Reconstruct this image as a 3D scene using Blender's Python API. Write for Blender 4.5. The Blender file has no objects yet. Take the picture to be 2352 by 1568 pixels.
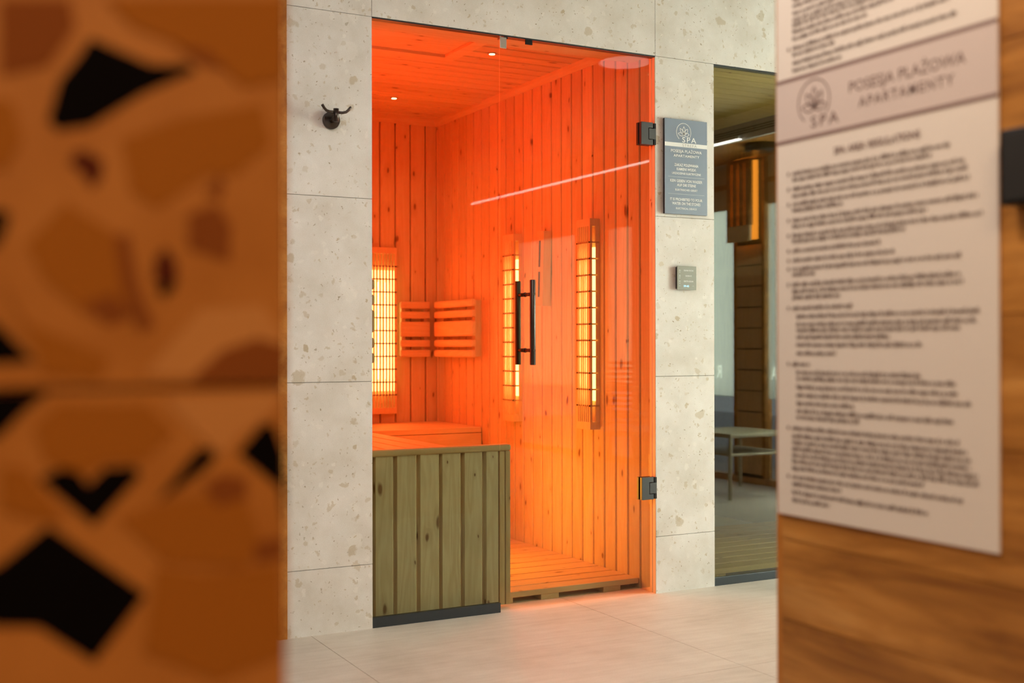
import bpy, bmesh, math, random
from mathutils import Vector, Matrix
SC = bpy.context.scene
COL = SC.collection

# ------------------------------------------------------------------ camera
yaw, pitch, roll = 4.9050e-01, 2.5e-03, -1.8e-03
F = Vector((math.sin(yaw)*math.cos(pitch), math.cos(yaw)*math.cos(pitch), math.sin(pitch)))
R0 = Vector((math.cos(yaw), -math.sin(yaw), 0)); U0 = R0.cross(F)
RR = R0*math.cos(roll) + U0*math.sin(roll); UU = -R0*math.sin(roll) + U0*math.cos(roll)
cam = bpy.data.cameras.new('camera'); cam_o = bpy.data.objects.new('camera', cam); COL.objects.link(cam_o)
m = Matrix((RR, UU, -F)).transposed().to_4x4(); m.translation = Vector((-1.4104, -3.6175, 0.9329))
cam_o.matrix_world = m
cam.sensor_width = 36; cam.lens = 36*2691.84/2352
cam.clip_start = 0.02; cam.clip_end = 100
cam.dof.use_dof = True; cam.dof.focus_distance = 4.25; cam.dof.aperture_fstop = 41.2/15.0
SC.camera = cam_o

# ------------------------------------------------------------------ world, view, daylight
w = bpy.data.worlds.new('sky'); SC.world = w; w.use_nodes = True
bg = w.node_tree.nodes['Background']; bg.inputs[0].default_value = (0.80, 0.90, 1.0, 1); bg.inputs[1].default_value = 1.6
SC.view_settings.view_transform = 'Standard'; SC.view_settings.look = 'None'
SC.view_settings.exposure = 0.0; SC.view_settings.gamma = 1.0; SC.view_settings.use_curve_mapping = False
cy = SC.cycles
cy.use_denoising = True
cy.max_bounces = 10; cy.diffuse_bounces = 6; cy.glossy_bounces = 5; cy.transmission_bounces = 6; cy.transparent_max_bounces = 20
cy.sample_clamp_indirect = 6; cy.caustics_reflective = False; cy.caustics_refractive = False
PI = math.pi

def area(name, loc, direction, sx, sy, radiance, color, spread=None):
    l = bpy.data.lights.new(name, 'AREA'); l.shape = 'RECTANGLE'; l.size = sx; l.size_y = sy
    l.energy = radiance*PI*sx*sy; l.color = color
    if spread: l.spread = spread
    o = bpy.data.objects.new(name, l); COL.objects.link(o); o.location = loc
    o.rotation_euler = Vector(direction).to_track_quat('-Z', 'Y').to_euler()
    return o
def spot_lamp(name, loc, direction, energy, color, size, angle=120, blend=.8):
    l = bpy.data.lights.new(name, 'SPOT'); l.energy = energy; l.color = color; l.shadow_soft_size = size
    l.spot_size = math.radians(angle); l.spot_blend = blend
    o = bpy.data.objects.new(name, l); COL.objects.link(o); o.location = loc
    o.rotation_euler = Vector(direction).to_track_quat('-Z', 'Y').to_euler(); return o
def point_lamp(name, loc, energy, color, size):
    l = bpy.data.lights.new(name, 'POINT'); l.energy = energy; l.color = color; l.shadow_soft_size = size
    o = bpy.data.objects.new(name, l); COL.objects.link(o); o.location = loc; return o

FX = 3.70                                   # plane of the window front
WINDOWS = [(-1.88, -0.95), (-2.43, -1.93), (-3.45, -2.69), (-4.37, -3.93), (-5.89, -4.78)]   # Y ranges; the first is unseen, added and boosted to light the tiles
for i, (a, b) in enumerate(WINDOWS):
    area('daylight_upper', (FX+0.16, (a+b)/2, 1.38), (-1, 0, 0), (b-a)*.98, 1.62, (92, 9, 9, 9, 9)[i], (1.0, .80, .45) if i in (3, 4) else (.97, 1.0, 1.0))
SAUNA_ORANGE = (1.0, .20, .022)
area('heater_glow', (1.05, .446, 1.01), (-1, 0, 0), .09, .72, 23, (1.0, .105, .010))
area('heater_glow', (1.05, 1.095, 1.01), (-1, 0, 0), .09, .72, 23, (1.0, .105, .010))
area('heater_glow', (.807, 1.895, 1.0), (0, -1, 0), .09, .72, 23, (1.0, .105, .010))
area('sauna_red_fill', (.0, .75, 1.2), (1, 0, 0), 1.2, 1.5, 4.6, (1.0, .045, .005))  # unseen fill added at the left wall to redden the sauna
area('heater_glow', (.575, .60, .33), (1, -.35, .08), .55, .22, 17, (1.0, .36, .04))
spot_lamp('sauna_spot', (.706, 1.524, 2.07), (0, 0, -1), 3.0, (1, .5, .15), .02, 140)
spot_lamp('sauna_spot', (.731, .558, 2.07), (0, 0, -1), 3.0, (1, .5, .15), .02, 140)
spot_lamp('sauna_spot', (.2, 1.0, 2.07), (0, 0, -1), 3.0, (1, .5, .15), .02, 140)
area('lobby_lamp', (-1.35, -4.3, 2.28), (.15, .35, -1), .8, .8, 17, (1.0, .68, .40))
area('hall_fill', (-.45, -1.3, 2.31), (.1, .25, -1), 1.4, 1.5, 3.8, (1.0, .97, .97))  # added fill for tiles and floor, placed clear of the glass reflections
area('passage_fill', (-.95, -2.55, 2.30), (1, -.15, -1.3), .3, .3, 72, (1.0, .80, .62))  # extra light added only to brighten the poster and oak wall

# ------------------------------------------------------------------ helpers
def tag(o, label=None, cat=None, group=None, kind=None):
    if label: o['label'] = label
    if cat: o['category'] = cat
    if group: o['group'] = group
    if kind: o['kind'] = kind
    return o
def thing(name, loc, label, cat, group=None):
    o = bpy.data.objects.new(name, None); COL.objects.link(o); o.location = loc; o.empty_display_size = .05
    return tag(o, label, cat, group)
class MB:
    def __init__(s): s.v = []; s.f = []; s.m = []; s.smooth = []
    def add(s, vs, fs, mi=0, sm=False):
        k = len(s.v); s.v += [tuple(v) for v in vs]
        for f in fs: s.f.append(tuple(i+k for i in f)); s.m.append(mi); s.smooth.append(sm)
    def box(s, x0, x1, y0, y1, z0, z1, mi=0, M=None):
        vs = [Vector((x, y, z)) for x in (x0, x1) for y in (y0, y1) for z in (z0, z1)]
        if M: vs = [M @ v for v in vs]
        s.add(vs, [(0,1,3,2),(4,6,7,5),(0,4,5,1),(2,3,7,6),(0,2,6,4),(1,5,7,3)], mi)
    def prism(s, pts, ax, a, b, mi=0, sm=False):
        """extrude polygon pts (2 coords, the axes other than ax in order) from a to b along ax"""
        def mk(p, t):
            l = list(p); l.insert(ax, t); return l
        n = len(pts); vs = [mk(p, a) for p in pts] + [mk(p, b) for p in pts]
        s.add(vs, [tuple(range(n))[::-1], tuple(range(n, 2*n))], mi)
        k = len(s.v) - 2*n
        for i in range(n):
            j = (i+1) % n
            s.f.append((k+i, k+j, k+n+j, k+n+i)); s.m.append(mi); s.smooth.append(sm)
    def tube(s, path, r, n=12, mi=0, cap=True, sq=None):
        path = [Vector(p) for p in path]; rings = []
        up = None
        for i, p in enumerate(path):
            t = (path[min(i+1, len(path)-1)] - path[max(i-1, 0)]).normalized()
            if up is None: up = Vector((0,0,1)) if abs(t.z) < .9 else Vector((1,0,0))
            a = t.cross(up).normalized(); b = a.cross(t).normalized(); up = b
            rr = r[i] if isinstance(r, (list, tuple)) else r
            rings.append([p + a*math.cos(2*PI*k/n)*rr + b*math.sin(2*PI*k/n)*rr for k in range(n)])
        vs = [v for rg in rings for v in rg]; fs = []
        for i in range(len(path)-1):
            for k in range(n):
                q = (k+1) % n; fs.append((i*n+k, i*n+q, (i+1)*n+q, (i+1)*n+k))
        s.add(vs, fs, mi, True)
        if cap:
            k0 = len(s.v)-len(vs)
            for rg, rev in ((0, False), (len(path)-1, True)):
                idx = [k0+rg*n+k for k in range(n)]
                s.f.append(tuple(idx if not rev else idx[::-1])); s.m.append(mi); s.smooth.append(False)
    def build(s, name, mats, parent=None, bevel=0, seg=2):
        me = bpy.data.meshes.new(name)
        off = Vector(parent_world(parent)) if parent else Vector((0,0,0))
        me.from_pydata([Vector(v)-off for v in s.v], [], s.f)
        for mt in (mats if isinstance(mats, (list, tuple)) else [mats]): me.materials.append(mt)
        for p, mi, sm in zip(me.polygons, s.m, s.smooth): p.material_index = mi; p.use_smooth = sm
        bm = bmesh.new(); bm.from_mesh(me); bmesh.ops.recalc_face_normals(bm, faces=bm.faces); bm.to_mesh(me); bm.free()
        me.update()
        o = bpy.data.objects.new(name, me); COL.objects.link(o)
        if parent: o.parent = parent
        if bevel:
            b = o.modifiers.new('edge', 'BEVEL'); b.width = bevel; b.segments = seg; b.limit_method = 'ANGLE'; b.angle_limit = math.radians(40)
        return o
def parent_world(p):
    l = Vector((0,0,0))
    while p: l += p.location; p = p.parent
    return l
def disc_pts(cx, cy, r, n=32): return [(cx+r*math.cos(2*PI*k/n), cy+r*math.sin(2*PI*k/n)) for k in range(n)]
def struct(mb, name, mats, bevel=0):
    o = mb.build(name, mats, None, bevel); o['kind'] = 'structure'; return o

# ------------------------------------------------------------------ materials
def mat(name):
    m = bpy.data.materials.new(name); m.use_nodes = True; nt = m.node_tree; nt.nodes.clear()
    out = nt.nodes.new('ShaderNodeOutputMaterial'); return m, nt, out
def N(nt, t, **kw):
    n = nt.nodes.new(t)
    for k, v in kw.items(): setattr(n, k, v)
    return n
def principled(nt, out, col=None, rough=.5, metal=0, spec=.5):
    b = N(nt, 'ShaderNodeBsdfPrincipled'); b.inputs['Roughness'].default_value = rough; b.inputs['Metallic'].default_value = metal
    b.inputs['Specular IOR Level'].default_value = spec
    if col: b.inputs['Base Color'].default_value = (*col, 1)
    nt.links.new(b.outputs[0], out.inputs[0]); return b
def flat(name, col, rough=.5, metal=0, spec=.5):
    m, nt, out = mat(name); principled(nt, out, col, rough, metal, spec); return m
def emit(name, col, st):
    m, nt, out = mat(name); e = N(nt, 'ShaderNodeEmission'); e.inputs[0].default_value = (*col, 1); e.inputs[1].default_value = st
    nt.links.new(e.outputs[0], out.inputs[0]); return m
def ramp(nt, stops, interp='LINEAR'):
    r = N(nt, 'ShaderNodeValToRGB'); cr = r.color_ramp; cr.interpolation = interp
    while len(cr.elements) > 1: cr.elements.remove(cr.elements[-1])
    cr.elements[0].position = stops[0][0]; cr.elements[0].color = (*stops[0][1], 1) if len(stops[0][1]) == 3 else stops[0][1]
    for p, c in stops[1:]:
        e = cr.elements.new(p); e.color = (*c, 1) if len(c) == 3 else c
    return r
def mix(nt, fac, a, b, mode='MIX'):
    n = N(nt, 'ShaderNodeMix', data_type='RGBA', blend_type=mode)
    for s, v in ((0, fac), (6, a), (7, b)):
        if isinstance(v, bpy.types.NodeSocket): nt.links.new(v, n.inputs[s])
        elif isinstance(v, tuple): n.inputs[s].default_value = (*v, 1)
        else: n.inputs[s].default_value = v
    return n.outputs[2]
def mth(nt, op, a, b=None, c=None, clamp=False):
    n = N(nt, 'ShaderNodeMath', operation=op, use_clamp=clamp)
    for i, v in enumerate((a, b, c)):
        if v is None: continue
        if isinstance(v, bpy.types.NodeSocket): nt.links.new(v, n.inputs[i])
        else: n.inputs[i].default_value = v
    return n.outputs[0]
def coords(nt, scale=(1,1,1), offset=None):
    g = N(nt, 'ShaderNodeNewGeometry'); mp = N(nt, 'ShaderNodeMapping'); mp.inputs['Scale'].default_value = scale
    nt.links.new(g.outputs['Position'], mp.inputs['Vector']); 
    if offset is not None:
        a = N(nt, 'ShaderNodeVectorMath', operation='ADD'); nt.links.new(mp.outputs[0], a.inputs[0]); nt.links.new(offset, a.inputs[1]); return a.outputs[0]
    return mp.outputs[0]
def island(nt):
    g = N(nt, 'ShaderNodeNewGeometry'); return g.outputs['Random Per Island']
def noise(nt, vec, scale, detail=3, rough=.5, dist=0):
    n = N(nt, 'ShaderNodeTexNoise'); n.inputs['Scale'].default_value = scale; n.inputs['Detail'].default_value = detail
    n.inputs['Roughness'].default_value = rough; n.inputs['Distortion'].default_value = dist; nt.links.new(vec, n.inputs['Vector']); return n
def voro(nt, vec, scale, feature='F1', rnd=1):
    n = N(nt, 'ShaderNodeTexVoronoi', feature=feature); n.inputs['Scale'].default_value = scale; n.inputs['Randomness'].default_value = rnd
    nt.links.new(vec, n.inputs['Vector']); return n

def wood(name, axis, light=(.80, .61, .38), dark=(.66, .42, .20), knots=1.0, rough=.55, var=.18):
    """planed softwood: grain runs along `axis`; every board (mesh island) gets its own figure and knots"""
    m, nt, out = mat(name)
    r = island(nt); cmb = N(nt, 'ShaderNodeCombineXYZ')
    for i, k in enumerate((37.0, 91.0, 53.0)): nt.links.new(mth(nt, 'MULTIPLY', r, k), cmb.inputs[i])
    sc = [1,1,1]; sc[axis] = .10
    v = coords(nt, tuple(sc), cmb.outputs[0])
    n1 = noise(nt, v, 14, 2, .5, .6)
    wv = mth(nt, 'SINE', mth(nt, 'MULTIPLY', n1.outputs['Fac'], 46.0))
    n2 = noise(nt, v, 160, 3, .6)
    sc2 = [1,1,1]; sc2[axis] = .42
    v2 = coords(nt, tuple(sc2), cmb.outputs[0])
    vd = noise(nt, v2, 18, 2)
    vadd = N(nt, 'ShaderNodeVectorMath', operation='MULTIPLY_ADD'); nt.links.new(vd.outputs['Color'], vadd.inputs[0]); vadd.inputs[1].default_value = (.02,)*3; nt.links.new(v2, vadd.inputs[2])
    sx = N(nt, 'ShaderNodeSeparateXYZ'); nt.links.new(vadd.outputs[0], sx.inputs[0]); oth = [i for i in range(3) if i != axis]
    k2 = N(nt, 'ShaderNodeCombineXYZ'); nt.links.new(sx.outputs[axis], k2.inputs[0]); nt.links.new(mth(nt, 'ADD', sx.outputs[oth[0]], sx.outputs[oth[1]]), k2.inputs[1])
    kv = voro(nt, k2.outputs[0], 12.0); kv.voronoi_dimensions = '2D'
    sep = N(nt, 'ShaderNodeSeparateColor'); nt.links.new(kv.outputs['Color'], sep.inputs[0])
    size = mth(nt, 'MULTIPLY_ADD', mth(nt, 'POWER', sep.outputs[0], 2.0), .13, .045)
    kd = mth(nt, 'DIVIDE', kv.outputs['Distance'], size)
    knot = ramp(nt, [(.35, (1,1,1)), (.8, (0,0,0))]); nt.links.new(kd, knot.inputs[0])
    has = mth(nt, 'GREATER_THAN', sep.outputs[1], 1-.58*knots)
    kf = mth(nt, 'MULTIPLY', knot.outputs[0], has)
    halo = ramp(nt, [(.5, (1,1,1)), (1.0, (0,0,0))]); nt.links.new(mth(nt, 'MULTIPLY', kd, .42), halo.inputs[0])
    hf = mth(nt, 'MULTIPLY', mth(nt, 'MULTIPLY', halo.outputs[0], has), .28)
    g = mth(nt, 'MULTIPLY_ADD', wv, .16, mth(nt, 'MULTIPLY_ADD', n2.outputs['Fac'], .5, .15), clamp=True)
    c = mix(nt, g, light, dark)
    tint = mth(nt, 'MULTIPLY_ADD', r, -var, 1.0+var*.4)
    tc = N(nt, 'ShaderNodeCombineColor'); [nt.links.new(tint, tc.inputs[i]) for i in range(3)]
    c = mix(nt, 1.0, c, tc.outputs[0], 'MULTIPLY')
    c = mix(nt, hf, c, tuple(x*.75 for x in dark))
    c = mix(nt, mth(nt, 'MULTIPLY', kf, .85), c, (.20, .075, .025))
    b = principled(nt, out, None, rough, 0, .35); nt.links.new(c, b.inputs['Base Color'])
    bp = N(nt, 'ShaderNodeBump'); bp.inputs['Strength'].default_value = .08; bp.inputs['Distance'].default_value = .001
    nt.links.new(n2.outputs['Fac'], bp.inputs['Height']); nt.links.new(bp.outputs[0], b.inputs['Normal'])
    return m
pine_z = wood('pine_upright', 2); pine_x = wood('pine_crosswise', 0); pine_y = wood('pine_lengthwise', 1)
smooth_x = wood('planed_timber_crosswise', 0, knots=.1); smooth_y = wood('planed_timber_lengthwise', 1, knots=.1); smooth_z = wood('planed_timber_upright', 2, knots=.1)

def stone_tile():
    m, nt, out = mat('ceppo_stone_tile')
    v = coords(nt, (1, 0, 1))
    ds = noise(nt, v, 9, 3)
    va = N(nt, 'ShaderNodeVectorMath', operation='MULTIPLY_ADD'); nt.links.new(ds.outputs['Color'], va.inputs[0]); va.inputs[1].default_value = (.07,)*3; nt.links.new(v, va.inputs[2])
    ds2 = noise(nt, v, 40, 3, .7)
    vb = N(nt, 'ShaderNodeVectorMath', operation='MULTIPLY_ADD'); nt.links.new(ds2.outputs['Color'], vb.inputs[0]); vb.inputs[1].default_value = (.032,)*3; nt.links.new(va.outputs[0], vb.inputs[2])
    base = ramp(nt, [(.3, (.62,.585,.54)), (.5, (.72,.70,.675)), (.68, (.80,.79,.78))]); n0 = noise(nt, v, 5, 4, .6); nt.links.new(n0.outputs['Fac'], base.inputs[0])
    c = base.outputs[0]
    for sc, sz, thr, colr, amt in ((9, .34, .70, (.84,.82,.79), .55), (10, .22, .66, (.46,.375,.25), .85), (27, .30, .68, (.85,.83,.80), .6), (24, .26, .70, (.47,.385,.26), .85), (55, .28, .78, (.50,.42,.30), .7), (90, .26, .86, (.30,.235,.15), .9)):
        k = voro(nt, vb.outputs[0], sc); sp = N(nt, 'ShaderNodeSeparateColor'); nt.links.new(k.outputs['Color'], sp.inputs[0])
        r = ramp(nt, [(sz*.78, (1,1,1)), (sz, (0,0,0))]); nt.links.new(k.outputs['Distance'], r.inputs[0])
        f = mth(nt, 'MULTIPLY', mth(nt, 'MULTIPLY', r.outputs[0], mth(nt, 'GREATER_THAN', sp.outputs[0], thr)), mth(nt, 'MULTIPLY_ADD', sp.outputs[1], .7*amt, .3*amt))
        c = mix(nt, f, c, colr)
    gr = noise(nt, v, 420, 3, .7); rg = ramp(nt, [(.38, (.80,.78,.74)), (.52, (1,1,1)), (.7, (1.0,1.0,1.0))]); nt.links.new(gr.outputs['Fac'], rg.inputs[0])
    c = mix(nt, .55, c, rg.outputs[0], 'MULTIPLY')
    b = principled(nt, out, None, .55, 0, .35); nt.links.new(c, b.inputs['Base Color']); return m
def floor_tile():
    m, nt, out = mat('sand_porcelain_floor'); v = coords(nt, (1, 1, 1))
    n = noise(nt, v, 3, 5, .6); r = ramp(nt, [(.3, (.62,.555,.485)), (.5, (.71,.645,.575)), (.7, (.78,.725,.655))]); nt.links.new(n.outputs['Fac'], r.inputs[0])
    v2 = coords(nt, (.35, 3, 1)); n2 = noise(nt, v2, 14, 4, .65); r2 = ramp(nt, [(.35, (.88,.86,.84)), (.6, (1,1,1))]); nt.links.new(n2.outputs['Fac'], r2.inputs[0])
    c = mix(nt, .8, r.outputs[0], r2.outputs[0], 'MULTIPLY')
    n3 = noise(nt, v, 260, 3, .7); r3 = ramp(nt, [(.35, (.86,.85,.83)), (.55, (1,1,1))]); nt.links.new(n3.outputs['Fac'], r3.inputs[0])
    c = mix(nt, .6, c, r3.outputs[0], 'MULTIPLY')
    b = principled(nt, out, None, .48, 0, .35); nt.links.new(c, b.inputs['Base Color']); return m
def dark_wood():
    m, nt, out = mat('oak_veneer_wall'); r_ = island(nt); cb = N(nt, 'ShaderNodeCombineXYZ')
    for i, k in enumerate((7.0, 31.0, 3.0)): nt.links.new(mth(nt, 'MULTIPLY', r_, k), cb.inputs[i])
    v = coords(nt, (1, .16, 1), cb.outputs[0])
    n = noise(nt, v, 8, 5, .62, 1.6); r = ramp(nt, [(.25, (.22,.075,.012)), (.42, (.40,.165,.028)), (.55, (.55,.245,.050)), (.75, (.70,.36,.10))]); nt.links.new(n.outputs['Fac'], r.inputs[0])
    v2 = coords(nt, (1, .05, 1)); n2 = noise(nt, v2, 70, 3, .6); r2 = ramp(nt, [(.35, (.72,.68,.64)), (.6, (1,1,1))]); nt.links.new(n2.outputs['Fac'], r2.inputs[0])
    c = mix(nt, .8, r.outputs[0], r2.outputs[0], 'MULTIPLY')
    b = principled(nt, out, None, .45, 0, .4); nt.links.new(c, b.inputs['Base Color']); return m
def terrazzo_base():
    m, nt, out = mat('ochre_terrazzo'); v = coords(nt); n = noise(nt, v, 18, 3)
    r = ramp(nt, [(.3, (.46,.165,.024)), (.7, (.55,.215,.040))]); nt.links.new(n.outputs['Fac'], r.inputs[0])
    b = principled(nt, out, None, .5, 0, .3); nt.links.new(r.outputs[0], b.inputs['Base Color']); return m
def glass(name, T, r0=.05, gain=1.0):
    m, nt, out = mat(name)
    g = N(nt, 'ShaderNodeNewGeometry'); d = N(nt, 'ShaderNodeVectorMath', operation='DOT_PRODUCT')
    nt.links.new(g.outputs['Normal'], d.inputs[0]); nt.links.new(g.outputs['Incoming'], d.inputs[1])
    c = mth(nt, 'SUBTRACT', 1.0, mth(nt, 'ABSOLUTE', d.outputs['Value']), clamp=True)
    fr = mth(nt, 'MULTIPLY_ADD', mth(nt, 'POWER', c, 5.0), 1-r0, r0)
    fr = mth(nt, 'MULTIPLY', fr, gain, clamp=True)
    t = N(nt, 'ShaderNodeBsdfTransparent'); t.inputs[0].default_value = tuple(math.sqrt(x) for x in T) + (1,)
    gl = N(nt, 'ShaderNodeBsdfGlossy'); gl.inputs['Roughness'].default_value = 0.0; gl.inputs[0].default_value = (1,1,1,1)
    ms = N(nt, 'ShaderNodeMixShader'); nt.links.new(fr, ms.inputs[0]); nt.links.new(t.outputs[0], ms.inputs[1]); nt.links.new(gl.outputs[0], ms.inputs[2])
    nt.links.new(ms.outputs[0], out.inputs[0]); return m
def frosted():
    m, nt, out = mat('frosted_window_film')
    t = N(nt, 'ShaderNodeBsdfTransparent'); t.inputs[0].default_value = (.62, .66, .60, 1)
    d = N(nt, 'ShaderNodeBsdfTranslucent'); d.inputs[0].default_value = (.8, .85, .78, 1)
    ms = N(nt, 'ShaderNodeMixShader'); ms.inputs[0].default_value = .35; nt.links.new(t.outputs[0], ms.inputs[1]); nt.links.new(d.outputs[0], ms.inputs[2])
    nt.links.new(ms.outputs[0], out.inputs[0]); return m

M_STONE = stone_tile(); M_FLOOR = floor_tile(); M_OAK = dark_wood(); M_TERR = terrazzo_base()
M_GROUT = flat('grout', (.33,.31,.27), .9); M_GROUT_W = flat('warm_grout', (.36,.27,.19), .9)
M_CHIP_D = flat('black_marble_chip', (.003,.002,.002), .7, 0, .04); M_CHIP_B = flat('maroon_marble_chip', (.10,.018,.006), .7, 0, .1)
M_CHIP_O = flat('amber_marble_chip', (.40,.135,.014), .7, 0, .1); M_CHIP_L = flat('pale_marble_chip', (.60,.265,.075), .6, 0, .2); M_CHIP_R = flat('brown_marble_chip', (.26,.075,.014), .7, 0, .1)
M_GLASS = glass('bronze_tinted_glass', (.55,.565,.455), .030, .48); M_GLASS2 = glass('dark_tinted_glass', (.50,.50,.33), .055, 1.1)
M_CLEAR = glass('clear_glass', (.9,.93,.9), .04)
M_FROST = frosted()
M_BLACK = flat('black_metal', (.018,.019,.021), .32, .6); M_GUN = flat('gunmetal', (.085,.088,.092), .34, .9)
M_BRONZE = flat('dark_bronze', (.075,.060,.052), .36, .85); M_SIL = flat('brushed_steel', (.55,.54,.52), .35, 1)
M_SEAL = flat('black_sill_profile', (.030,.036,.042), .35, .3); M_SIGN = flat('slate_blue_sign_face', (.17,.21,.285), .45); M_EDGE = flat('sign_dark_edge', (.012,.011,.010), .6)
M_WHITE = flat('white_lettering', (.86,.88,.88), .5); M_PALE = flat('pale_band', (.82,.83,.83), .5); M_GREYT = flat('grey_lettering', (.33,.34,.35), .5)
M_PANEL = flat('olive_grey_touch_face', (.215,.215,.175), .35); M_CYAN = emit('display_digits', (.55,.9,1.0), 1.5)
M_PAPER = flat('cream_poster_board', (.80,.745,.69), .5); M_HEAD = flat('pink_grey_header', (.66,.57,.54), .5)
M_INK = flat('brown_grey_ink', (.16,.11,.095), .6); M_INKR = flat('plum_rule_ink', (.24,.15,.14), .6)
M_PLASTER = flat('white_plaster', (.78,.77,.74), .8); M_DARKWALL = flat('brown_plaster', (.16,.10,.06), .8)
M_GLOW = emit('glowing_heater_element', (1.0,.68,.21), 6.0); M_HOT = emit('white_hot_tube', (1.0,.80,.40), 14.0)
M_SPOT = emit('spot_lens', (1.0,.62,.30), 12.0); M_LED = emit('white_led', (1.0,.95,.88), 22.0); M_DISC = emit('ceiling_disc_glow', (1.0,.9,.8), 6.0)
M_LAMPO = emit('orange_lamp_glow', (1.0,.33,.03), 9.0); M_LAMPY = emit('amber_lamp_tube', (1.0,.55,.12), 25.0)
M_BEIGE = flat('beige_powder_coat', (.42,.36,.25), .5); M_MESH = flat('woven_cord', (.35,.33,.30), .8)

# ------------------------------------------------------------------ the shell
W, X2, X3 = 1.1313, 1.4051, 2.55
XL = -0.2883; Z0 = .2122; H = Z0 + 1.8; TOP = 2.33
G = .0009
def tiles(mb, x0, x1, z0, z1, y0=0, y1=.010):
    """stone tiles cut by the horizontal joints of the wall"""
    zs = [z0] + [Z0+.6*k for k in range(-1, 6) if z0+.01 < Z0+.6*k < z1-.01] + [z1]
    for a, b in zip(zs, zs[1:]):
        mb.box(x0+G, x1-G, y0, y1, a+(G if a > 0 else 0), b-G)
mb = MB()
tiles(mb, XL, 0+G, 0, H); tiles(mb, XL, 0, H, TOP)
tiles(mb, 0, W, H, TOP)
tiles(mb, W-G, X2+G, 0, H); tiles(mb, W, X2+.6, H, TOP); tiles(mb, X2+.6, X3+.4, H, TOP)
tiles(mb, X3, FX, 0, H); tiles(mb, X3+.4, FX, H, TOP)
for x0, x1, z0, z1 in ((XL, 0, 0, TOP), (0, W, H+.001, TOP), (W, X2, 0, TOP), (X2, X3, H+.001, TOP), (X3, FX, 0, TOP)):
    mb.box(x0+.0005, x1-.0005, .0085, .028, z0, z1, 1)
struct(mb, 'wall_back', [M_STONE, M_GROUT])
mb = MB(); mb.box(-3, XL, .02, .06, 0, TOP); struct(mb, 'wall_corner', M_DARKWALL)
# corner of the tiled wall to the left: brown trim strip
mb = MB(); mb.box(XL-.03, XL-.0005, -.004, .03, 0, TOP); struct(mb, 'trim_1', M_OAK)

mb = MB()
xs = [-3.0, -1.2, -.21, .782, 1.98, 3.18, 4.4]; ys = [-8.2, -7.53, -6.93, -6.33, -5.73, -5.13, -4.53, -3.93, -3.33, -2.73, -2.13, -1.53, -.936, .9]
for a, b in zip(xs, xs[1:]):
    for c, d in zip(ys, ys[1:]): mb.box(a+.001, b-.001, c+.001, d-.001, -.010, 0)
mb.box(-3, 4.4, -8.2, 2.1, -.05, -.0012, 1)
mb.box(-3, 4.4, .9, 2.1, -.0012, 0, 0)
struct(mb, 'floor', [M_FLOOR, M_GROUT_W])
mb = MB(); mb.box(-3, 3.15, -8.2, 0, TOP, TOP+.05); struct(mb, 'ceiling', flat('taupe_ceiling', (.20,.17,.14), .8))
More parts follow.
